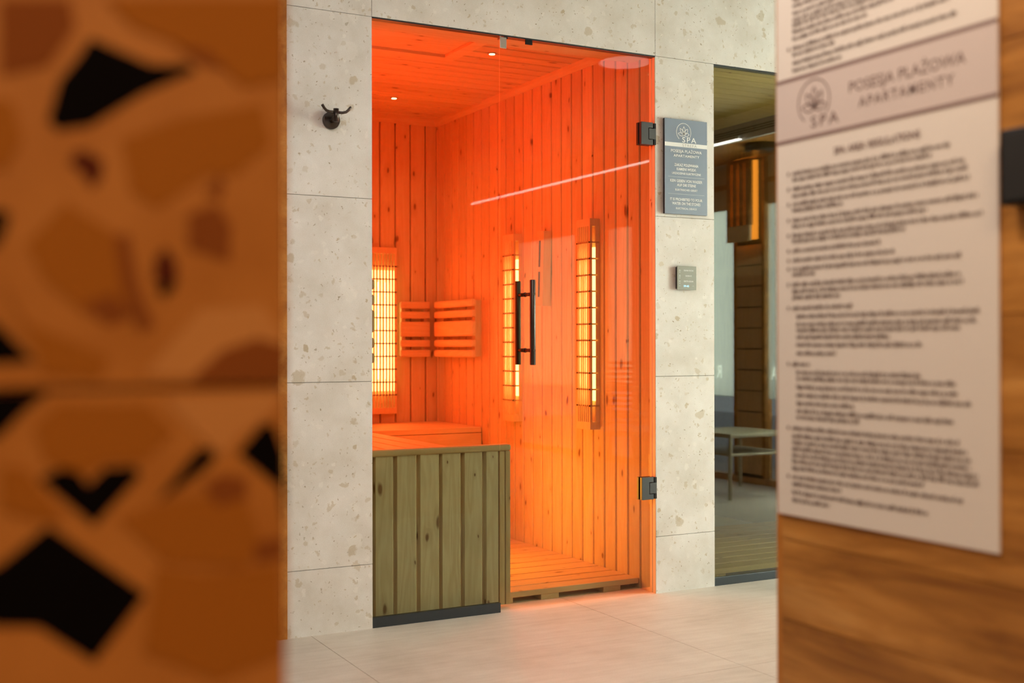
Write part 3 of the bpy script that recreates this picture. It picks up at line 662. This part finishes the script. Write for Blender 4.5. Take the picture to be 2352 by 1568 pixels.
for k in range(7): mb.box(.52+k*.0838, .52+k*.0838+.080, 1.454, 1.468, .01, .299)
mb.build('lower_panel', pine_z, o)

# duckboard
o = thing('duckboard', (.83, .7, 0), 'slatted pine duckboard on the sauna floor behind the glass door', 'duckboard')
SL = [.105, .194, .289, .391, .498, .595, .698, .790, .908, 1.010, 1.10, 1.20, 1.30, 1.40, 1.44]
for a, b in zip(SL, SL[1:]):
    mb = MB(); mb.box(.552, SX1-.004, a+.004, b-.005, .020, .041); mb.build('slat', pine_x, o, .002)
for xx in (.553, .70, .97):
    mb = MB(); mb.box(xx, xx+(.03 if xx < .6 else .075), (.112), 1.43, .001, .0195); mb.build('bearer', smooth_y, o)

# ------------------------------------------------------------------ glass front
gy0, gy1 = .006, .014
mb = MB(); mb.box(.0015, .4760, gy0, gy1, .032, H-.002)
o = struct(mb, 'window_5', M_GLASS)
mb = MB(); mb.box(0.001, .4765, gy0-.004, gy1+.006, .0, .034); struct(mb, 'trim_7', M_SEAL, .001)
mb = MB(); mb.box(0, W, -.0005, .028, H-.0045, H-.0003); struct(mb, 'trim_8', M_SEAL)
M_EDGEG = flat('polished_glass_edge', (.9,.42,.20), .25, 0, .6)
door = struct((lambda q: (q.box(.4808, 1.108, gy0, gy1, .026, H-.007), q)[1])(MB()), 'door_1', M_GLASS)
# handle pair
def bar(name, x, y, z0, z1, mt, parent): mb = MB(); mb.tube([(x, y, z0), (x, y, z0+.002), (x, y, z1-.002), (x, y, z1)], [.0095, .0105, .0105, .0095], 20); return mb.build(name, mt, parent)
hx = .5768
hd = bar('door_handle', hx, -.050, .861, 1.158, M_BRONZE, door); hd['label'] = 'dark bronze outer bar handle'
bar('inner_handle', hx, .058, .861, 1.158, M_BRONZE, door)
for z in (.912, 1.108):
    mb = MB(); mb.tube([(hx, -.050, z), (hx, gy0, z)], .0065, 14); mb.tube([(hx, gy0-.003, z), (hx, gy0, z)], .0085, 14); mb.tube([(hx, -.0625, z), (hx, -.050, z)], .005, 12); mb.build('standoff', M_BRONZE, door)
    mb = MB(); mb.tube([(hx, gy1, z), (hx, .058, z)], .0065, 14); mb.build('standoff', M_BRONZE, door)
# hinges
for za, zb in ((1.676, 1.760), (.354, .438)):
    h = MB(); zc_ = (za+zb)/2; n0, n1 = zc_-.022, zc_+.022
    h.prism([(1.063, za), (1.116, za), (1.116, n0), (1.096, n0), (1.096, n1), (1.116, n1), (1.116, zb), (1.063, zb)], 1, gy0-.014, gy0)
    h.prism([(1.063, za), (1.116, za), (1.116, zb), (1.063, zb)], 1, gy1, gy1+.012)
    ho = h.build('hinge', M_GUN, door, .001)
    h = MB(); h.box(1.0985, W-.001, gy0-.013, gy1+.01, n0+.002, n1-.002); h.build('hinge_pivot', M_GUN, ho, .001)
    h = MB(); h.box(1.1215, W-.0005, gy0-.012, gy1+.012, za+.002, zb-.002); h.build('wall_plate', M_BLACK, ho)
# top clip and stop
o = thing('glass_clip', (.487, 0, H-.01), 'small brushed steel clip at the top where fixed glass meets the door', 'clip')
mb = MB(); mb.box(.4775, .503, gy0-.004, gy0-.0005, H-.046, H-.007); mb.build('clip_plate', M_SIL, o, .001)
mb = MB(); mb.box(.476, .4800, gy0-.006, gy1+.004, H-.016, H-.003); mb.build('clip_end', M_SIL, o)
o = thing('door_stop', (.59, 0, H-.01), 'small black stop at the glass head right of the steel clip', 'stop')
mb = MB(); mb.box(.578, .606, gy0-.006, gy0-.0005, H-.022, H-.0045); mb.build('stop_block', M_BLACK, o, .001)
mb = MB(); mb.box(.494, .508, gy0-.003, gy0-.0002, H-.012, H-.0045); mb.build('stop_pad', M_BLACK, o)

# ------------------------------------------------------------------ second, darker cabin behind the narrow window
mb = MB(); mb.box(X2+.0015, X3-.002, gy0, gy1, .030, H-.002); struct(mb, 'window_6', M_GLASS2)
mb = MB(); mb.box(X2+.001, X3-.001, gy0-.004, gy1+.006, 0, .032); struct(mb, 'trim_9', M_SEAL, .001)
mb = MB(); mb.box(X2, X3, -.0005, .028, H-.0045, H-.0003); struct(mb, 'trim_10', M_SEAL)
wood_dim_z = wood('thermo_ash_upright', 2, (.16,.10,.05), (.09,.05,.022), .3)
mb = MB()
for k in range(14): mb.box(X2-.04+k*.0, X2-.026, .03+k*.14, .03+k*.14+.136, 0, SZ)
for k in range(16): mb.box(X2-.03+k*.08, X2-.03+k*.08+.077, SY1, SY1+.014, 0, SZ)
mb.box(X3+.03, X3+.044, .03, SY1, 0, SZ); mb.box(X2-.06, X3+.06, SY1+.012, SY1+.03, 0, SZ+.03); mb.box(X2-.06, X2-.041, .03, SY1, 0, SZ+.03)
struct(mb, 'wall_dark_cabin', wood_dim_z)
mb = MB()
for k in range(22): mb.box(X2-.04, X3+.04, .032+k*.0875+.003, .032+(k+1)*.0875-.002, SZ, SZ+.014)
mb.box(X2-.04, X3+.04, .03, SY1, SZ+.012, SZ+.03); struct(mb, 'ceiling_dark_cabin', wood('cabin_ceiling_pine', 0, (.62,.50,.24), (.45,.34,.14), .4))
o = thing('ceiling_batten', (1.6, .4, SZ), 'dark batten across the greenish plank ceiling behind the narrow window', 'batten')
mb = MB(); mb.box(1.40, 1.43, .22, .62, SZ-.02, SZ-.0005); mb.box(1.43, 2.0, .22, .25, SZ-.02, SZ-.0005); mb.build('batten_frame', wood_dim_z, o)
o = thing('duckboard', (1.95, .6, 0), 'greenish slatted duckboard behind the narrow dark window', 'duckboard')
for k in range(9):
    mb = MB(); mb.box(X2+.03, X3-.03, .076+k*.097, .076+k*.097+.088, .026, .047); mb.build('slat', pine_x, o, .002)
for xx in (X2+.05, 1.9, 2.4):
    mb = MB(); mb.box(xx, xx+.07, .085, .93, .002, .0255); mb.build('bearer', smooth_y, o)
area('cabin_fill', (2.3, .9, 2.0), (0, -.3, -1), .3, .3, 5.0, (1.0, .85, .5))  # added fill without a fitting, lifts the unlit second cabin
area('cabin_ceiling_fill', (2.1, .5, 1.3), (-.3, 0, 1), .5, .5, 6.0, (1.0, .9, .55))  # added under the ceiling planks so they show through the dark glass

# ------------------------------------------------------------------ robe hook
o = thing('robe_hook', (-.143, 0, 1.66), 'dark bronze double robe hook with round base on the stone wall', 'hook')
mb = MB(); mb.add([], []); ring = []
def disc_y(mb, cx, cz, r, y0, y1, n=40, e=.002):
    mb.tube([(cx, y0, cz), (cx, y0-e*0, cz), (cx, y1+e, cz), (cx, y1, cz)], [r, r, r, r-e], n)
mb.prism(disc_pts(-.142, 1.657, .0285, 48), 1, -.013, 0, 0, True); mb.build('base_plate', M_BRONZE, o, .0015)
mb = MB(); mb.tube([(-.142, -.008, 1.657), (-.142, -.052, 1.657)], .0085, 20); mb.build('post', M_BRONZE, o)
mb = MB(); mb.tube([(-.142, -.052, 1.645), (-.142, -.052, 1.687)], .0088, 24); mb.build('barrel', M_BRONZE, o)
for s in (-1, 1):
    mb = MB(); p = [(-.142+s*.004, -.052, 1.6755), (-.142+s*.022, -.052, 1.6755), (-.142+s*.033, -.053, 1.6785), (-.142+s*.041, -.055, 1.6855), (-.142+s*.048, -.057, 1.695), (-.142+s*.0485, -.057, 1.6957)]
    mb.tube(p, [.0045]*5+[.0036], 14); mb.build('hook_arm', M_BRONZE, o)

# ------------------------------------------------------------------ blue-grey sauna notice
YS = -.015
o = thing('sauna_notice_sign', (1.26, 0, 1.42), 'slate blue wall sign with white warning text and lotus emblem on the tiled pier', 'sign')
SX_0, SX_1 = 1.1640, 1.3612
mb = MB(); mb.box(SX_0, SX_1, YS+.0035, -.004, 1.4235, 1.7812, 1); mb.box(SX_0, SX_1, YS, YS+.0035, 1.4235, 1.7812, 0); mb.build('sign_board', [M_SIGN, M_EDGE], o)
mb = MB(); mb.box(SX_0+.03, SX_1-.03, -.004, 0, 1.45, 1.75); mb.build('spacer', M_EDGE, o)
mb = MB(); mb.box(SX_0, SX_1, YS-.0006, YS, 1.6775, 1.6925); mb.build('pale_band', M_PALE, o)
mp = lambda u, z: (u, YS-.0009, z)
mb = MB()
logo(mb, 1.2508, 1.7335, .0335, .0020, mp); mb.build('lotus_emblem', M_WHITE, o); mb = MB()
for s, a, b, z0, z1, bo in (('SPA', 1.2441, 1.3091, 1.6957, 1.7153, .005), ('POSESJA PLAŻOWA', 1.1919, 1.335, 1.6558, 1.6664, .008), ('APARTAMENTY', 1.2038, 1.3239, 1.639, 1.6482, .02),
    ('ZAKAZ POLEWANIA', 1.2076, 1.3195, 1.6041, 1.6138, .022), ('KAMIENI WODĄ', 1.2181, 1.3081, 1.5885, 1.5982, .022), ('URZĄDZENIE ELEKTRYCZNE', 1.1964, 1.3306, 1.5735, 1.5808, .022),
    ('KEIN GIEßEN VON WASSER', 1.1876, 1.3379, 1.5438, 1.5537, .022), ('AUF DIE STEINE', 1.2191, 1.3071, 1.5286, 1.5378, .022), ('ELEKTRISCHES GERÄT', 1.2108, 1.315, 1.5118, 1.5186, .022),
    ('IT IS PROHIBITED TO POUR', 1.187, 1.3377, 1.4743, 1.4838, .022), ('WATER ON THE STONES', 1.1965, 1.3285, 1.4583, 1.4682, .022), ('ELECTRICAL DEVICE', 1.2146, 1.3107, 1.4416, 1.4483, .022)):
    put_text(mb, s, a, b, z0, z1, mp, bo, 1.25 if s == 'SPA' else 1.12 if s == 'APARTAMENTY' else 1)
    mb.build('lettering', M_WHITE, o); mb = MB()
for z in (1.5632, 1.4988): 
    stroke(mb, [(1.1787, z), (1.3469, z)], .0007, mp); mb.build('divider_line', M_WHITE, o); mb = MB()
mb = MB(); put_text(mb, 'STREFA', 1.2451, 1.3114, 1.6793, 1.689, mp, .0, 1.2); mb.build('grey_lettering', M_GREYT, o)

# touch controller
o = thing('control_panel', (1.26, 0, 1.14), 'small olive grey touch controller with white text on the pier below the blue sign', 'controller')
mb = MB(); mb.box(1.2235, 1.3065, YS+.003, -.0002, 1.142, 1.224); mb.build('housing', M_EDGE, o)
mb = MB(); mb.box(1.2195, 1.3085, YS-.001, YS+.003, 1.1378, 1.2275); mb.build('face', M_PANEL, o, .0008)
mp = lambda u, z: (u, YS-.0013, z)
mb = MB()
for s, a, b, z0, z1 in (('SAUNA SUCHA', 1.2494, 1.2945, 1.2085, 1.2139), ('SAUNA IR', 1.2574, 1.2861, 1.1883, 1.1937), ('GROTA SOLNA', 1.2493, 1.2944, 1.1678, 1.1731)): put_text(mb, s, a, b, z0, z1, mp, .02)
for z in (1.2034, 1.1826, 1.1622): mb.add([mp(1.2298, z-.0012), mp(1.2324, z-.0012), mp(1.2324, z+.0012), mp(1.2298, z+.0012)], [(0,1,2,3)])
stroke(mb, [(1.2283, 1.2082), (1.2283, 1.2115), (1.2311, 1.2142), (1.2340, 1.2115), (1.2340, 1.2082)], .0009, mp, True)
for k in range(3): stroke(mb, [(1.2284, 1.1880+k*.0027), (1.2340, 1.1880+k*.0027)], .0008, mp)
stroke(mb, [(1.2280, 1.1733), (1.2285, 1.1690), (1.2340, 1.1676)], .0009, mp); stroke(mb, [(1.2310, 1.1712), (1.2345, 1.1725)], .0008, mp)
stroke(mb, [(1.2281, 1.1541), (1.2306, 1.1518), (1.2332, 1.1541)], .0006, mp); stroke(mb, [(1.2902, 1.1514), (1.2930, 1.1544), (1.2958, 1.1514)], .0006, mp)
mb.build('lettering', M_WHITE, o)
mb = MB(); put_text(mb, '09:45', 1.2487, 1.2736, 1.1488, 1.1558, mp, .02); mb.build('display_digits', M_CYAN, o)

# ------------------------------------------------------------------ regulations poster on the passage wall
PX = -.185
o = thing('regulations_poster', (PX, -2.41, .67), 'tall cream poster of spa area regulations on the oak passage wall', 'poster')
Y_A, Y_B = -2.2055, -2.6165
mb = MB(); mb.box(PX-.004, PX-.0002, Y_B, Y_A, .6705, 2.0); mb.build('poster_board', M_PAPER, o, .001)
fx = PX-.0046
mb = MB(); mb.box(fx, PX-.004, Y_B, Y_A, 1.243, 1.336); mb.build('header_band', M_HEAD, o)
mb = MB(); mb.box(fx-.0004, PX-.004, Y_B, Y_A, 1.2405, 1.2455); mb.box(fx-.0004, PX-.004, Y_B, Y_A, 1.3335, 1.3390); mb.build('rule', M_INKR, o)
mp = lambda u, z: (fx-.0004, -u, z)
mb = MB()
M_PLUM = flat('plum_ink', (.20,.125,.115), .6)
logo(mb, 2.2885, 1.2945, .033, .0022, mp); mb.build('lotus_emblem', M_PLUM, o); mb = MB()
for s, a, b, z0, z1, bo, sp in (('POSESJA PLAŻOWA', 2.3616, 2.5675, 1.2934, 1.3084, .006, 1), ('APARTAMENTY', 2.3802, 2.5489, 1.2692, 1.2828, .012, 1.25), ('SPA', 2.2825, 2.3402, 1.2560, 1.2722, .008, 1.3)):
    put_text(mb, s, a, b, z0, z1, mp, bo, sp); mb.build('header_lettering', M_PLUM, o); mb = MB()
put_text(mb, 'SPA AREA REGULATIONS', 2.3303, 2.4922, 1.2094, 1.2190, mp, .02)
mb.build('heading_lettering', M_PLUM, o)
LN = [(-2.2429,-2.4031,1.4575),(-2.2428,-2.4327,1.4478),(-2.2428,-2.467,1.4365),(-2.2427,-2.4763,1.4268),(-2.2427,-2.4982,1.4187),(-2.2427,-2.4441,1.4082),(-2.2426,-2.3948,1.3977),(-2.2426,-2.5404,1.3832),(-2.2426,-2.3298,1.3735),(-2.2425,-2.5506,1.3606),(-2.2425,-2.3447,1.3493),
(-2.2416,-2.5417,1.1922),(-2.2416,-2.5093,1.1829),(-2.2416,-2.5651,1.1689),(-2.2415,-2.567,1.1587),(-2.2415,-2.5708,1.1456),(-2.2414,-2.3459,1.1363),(-2.2414,-2.584,1.1214),(-2.2414,-2.5039,1.1117),(-2.2413,-2.5915,1.098),(-2.2413,-2.4679,1.0893),(-2.2412,-2.418,1.0747),(-2.2412,-2.4449,1.0602),(-2.2411,-2.5589,1.0471),(-2.2411,-2.2886,1.0384),(-2.241,-2.5579,1.0231),(-2.241,-2.5608,1.0132),(-2.241,-2.3418,1.0035),(-2.2409,-2.3685,.9874),(-2.2498,-2.5864,.9747),(-2.2498,-2.5817,.9627),(-2.2498,-2.5547,.9537),(-2.2497,-2.4356,.9432),(-2.2497,-2.4929,.9315),(-2.2498,-2.3319,.9188),(-2.2404,-2.2769,.9022),(-2.2497,-2.491,.8897),(-2.2497,-2.5494,.8804),(-2.2496,-2.5534,.8677),(-2.2496,-2.5736,.8553),(-2.2495,-2.3675,.8431),(-2.2495,-2.5451,.831),(-2.2495,-2.3774,.8217),(-2.24,-2.5573,.8046),(-2.24,-2.5674,.7929),(-2.2399,-2.5754,.7832),(-2.2399,-2.5714,.7734),(-2.2399,-2.5833,.7637),(-2.2398,-2.5832,.7543),(-2.2398,-2.496,.7442),(-2.2397,-2.5612,.7305),(-2.2397,-2.3416,.7198),(-2.2397,-2.5013,.7071),(-2.2396,-2.3193,.6954)]
for k in range(40): LN.append((-2.2425, -2.45-.13*random.random(), 1.470+k*.0125))
mb = MB(); rg = random.Random(11)
xh = .0042
for i, (a, b, z) in enumerate(LN):
    u = -a; end = -b; z -= .0022
    if i in (7, 11, 13, 15, 17, 19, 21, 22, 23, 25, 28, 35, 43, 50): mb.add([mp(u-.011, z), mp(u-.007, z), mp(u-.007, z+xh*1.2), mp(u-.011, z+xh*1.2)], [(0,1,2,3)])
    wl = rg.randint(3, 9)
    while u < end:
        # illegible small print: one blurred little mark per letter
        hgt = xh*rg.choice((1, 1, 1, 1.45)); lo = -xh*.35 if rg.random() < .12 else 0; wd = .0021
        mb.add([mp(u, z+lo), mp(u+wd, z+lo), mp(u+wd, z+hgt), mp(u, z+hgt)], [(0,1,2,3)])
        u += .0028; wl -= 1
        if wl <= 0: u += .0022; wl = rg.randint(2, 9)
mb.build('small_print', M_INK, o)
# black box further along the passage wall
o = thing('wall_thermostat', (PX, -2.68, 1.09), 'black boxy wall device on the oak passage wall right of the poster', 'thermostat')
mb = MB(); mb.box(PX-.030, PX-.0002, -2.76, -2.640, 1.100, 1.192); mb.build('housing', M_BLACK, o, .002)
mb = MB(); mb.box(PX-.032, PX-.030, -2.755, -2.645, 1.105, 1.187); mb.build('face', M_EDGE, o, .001)
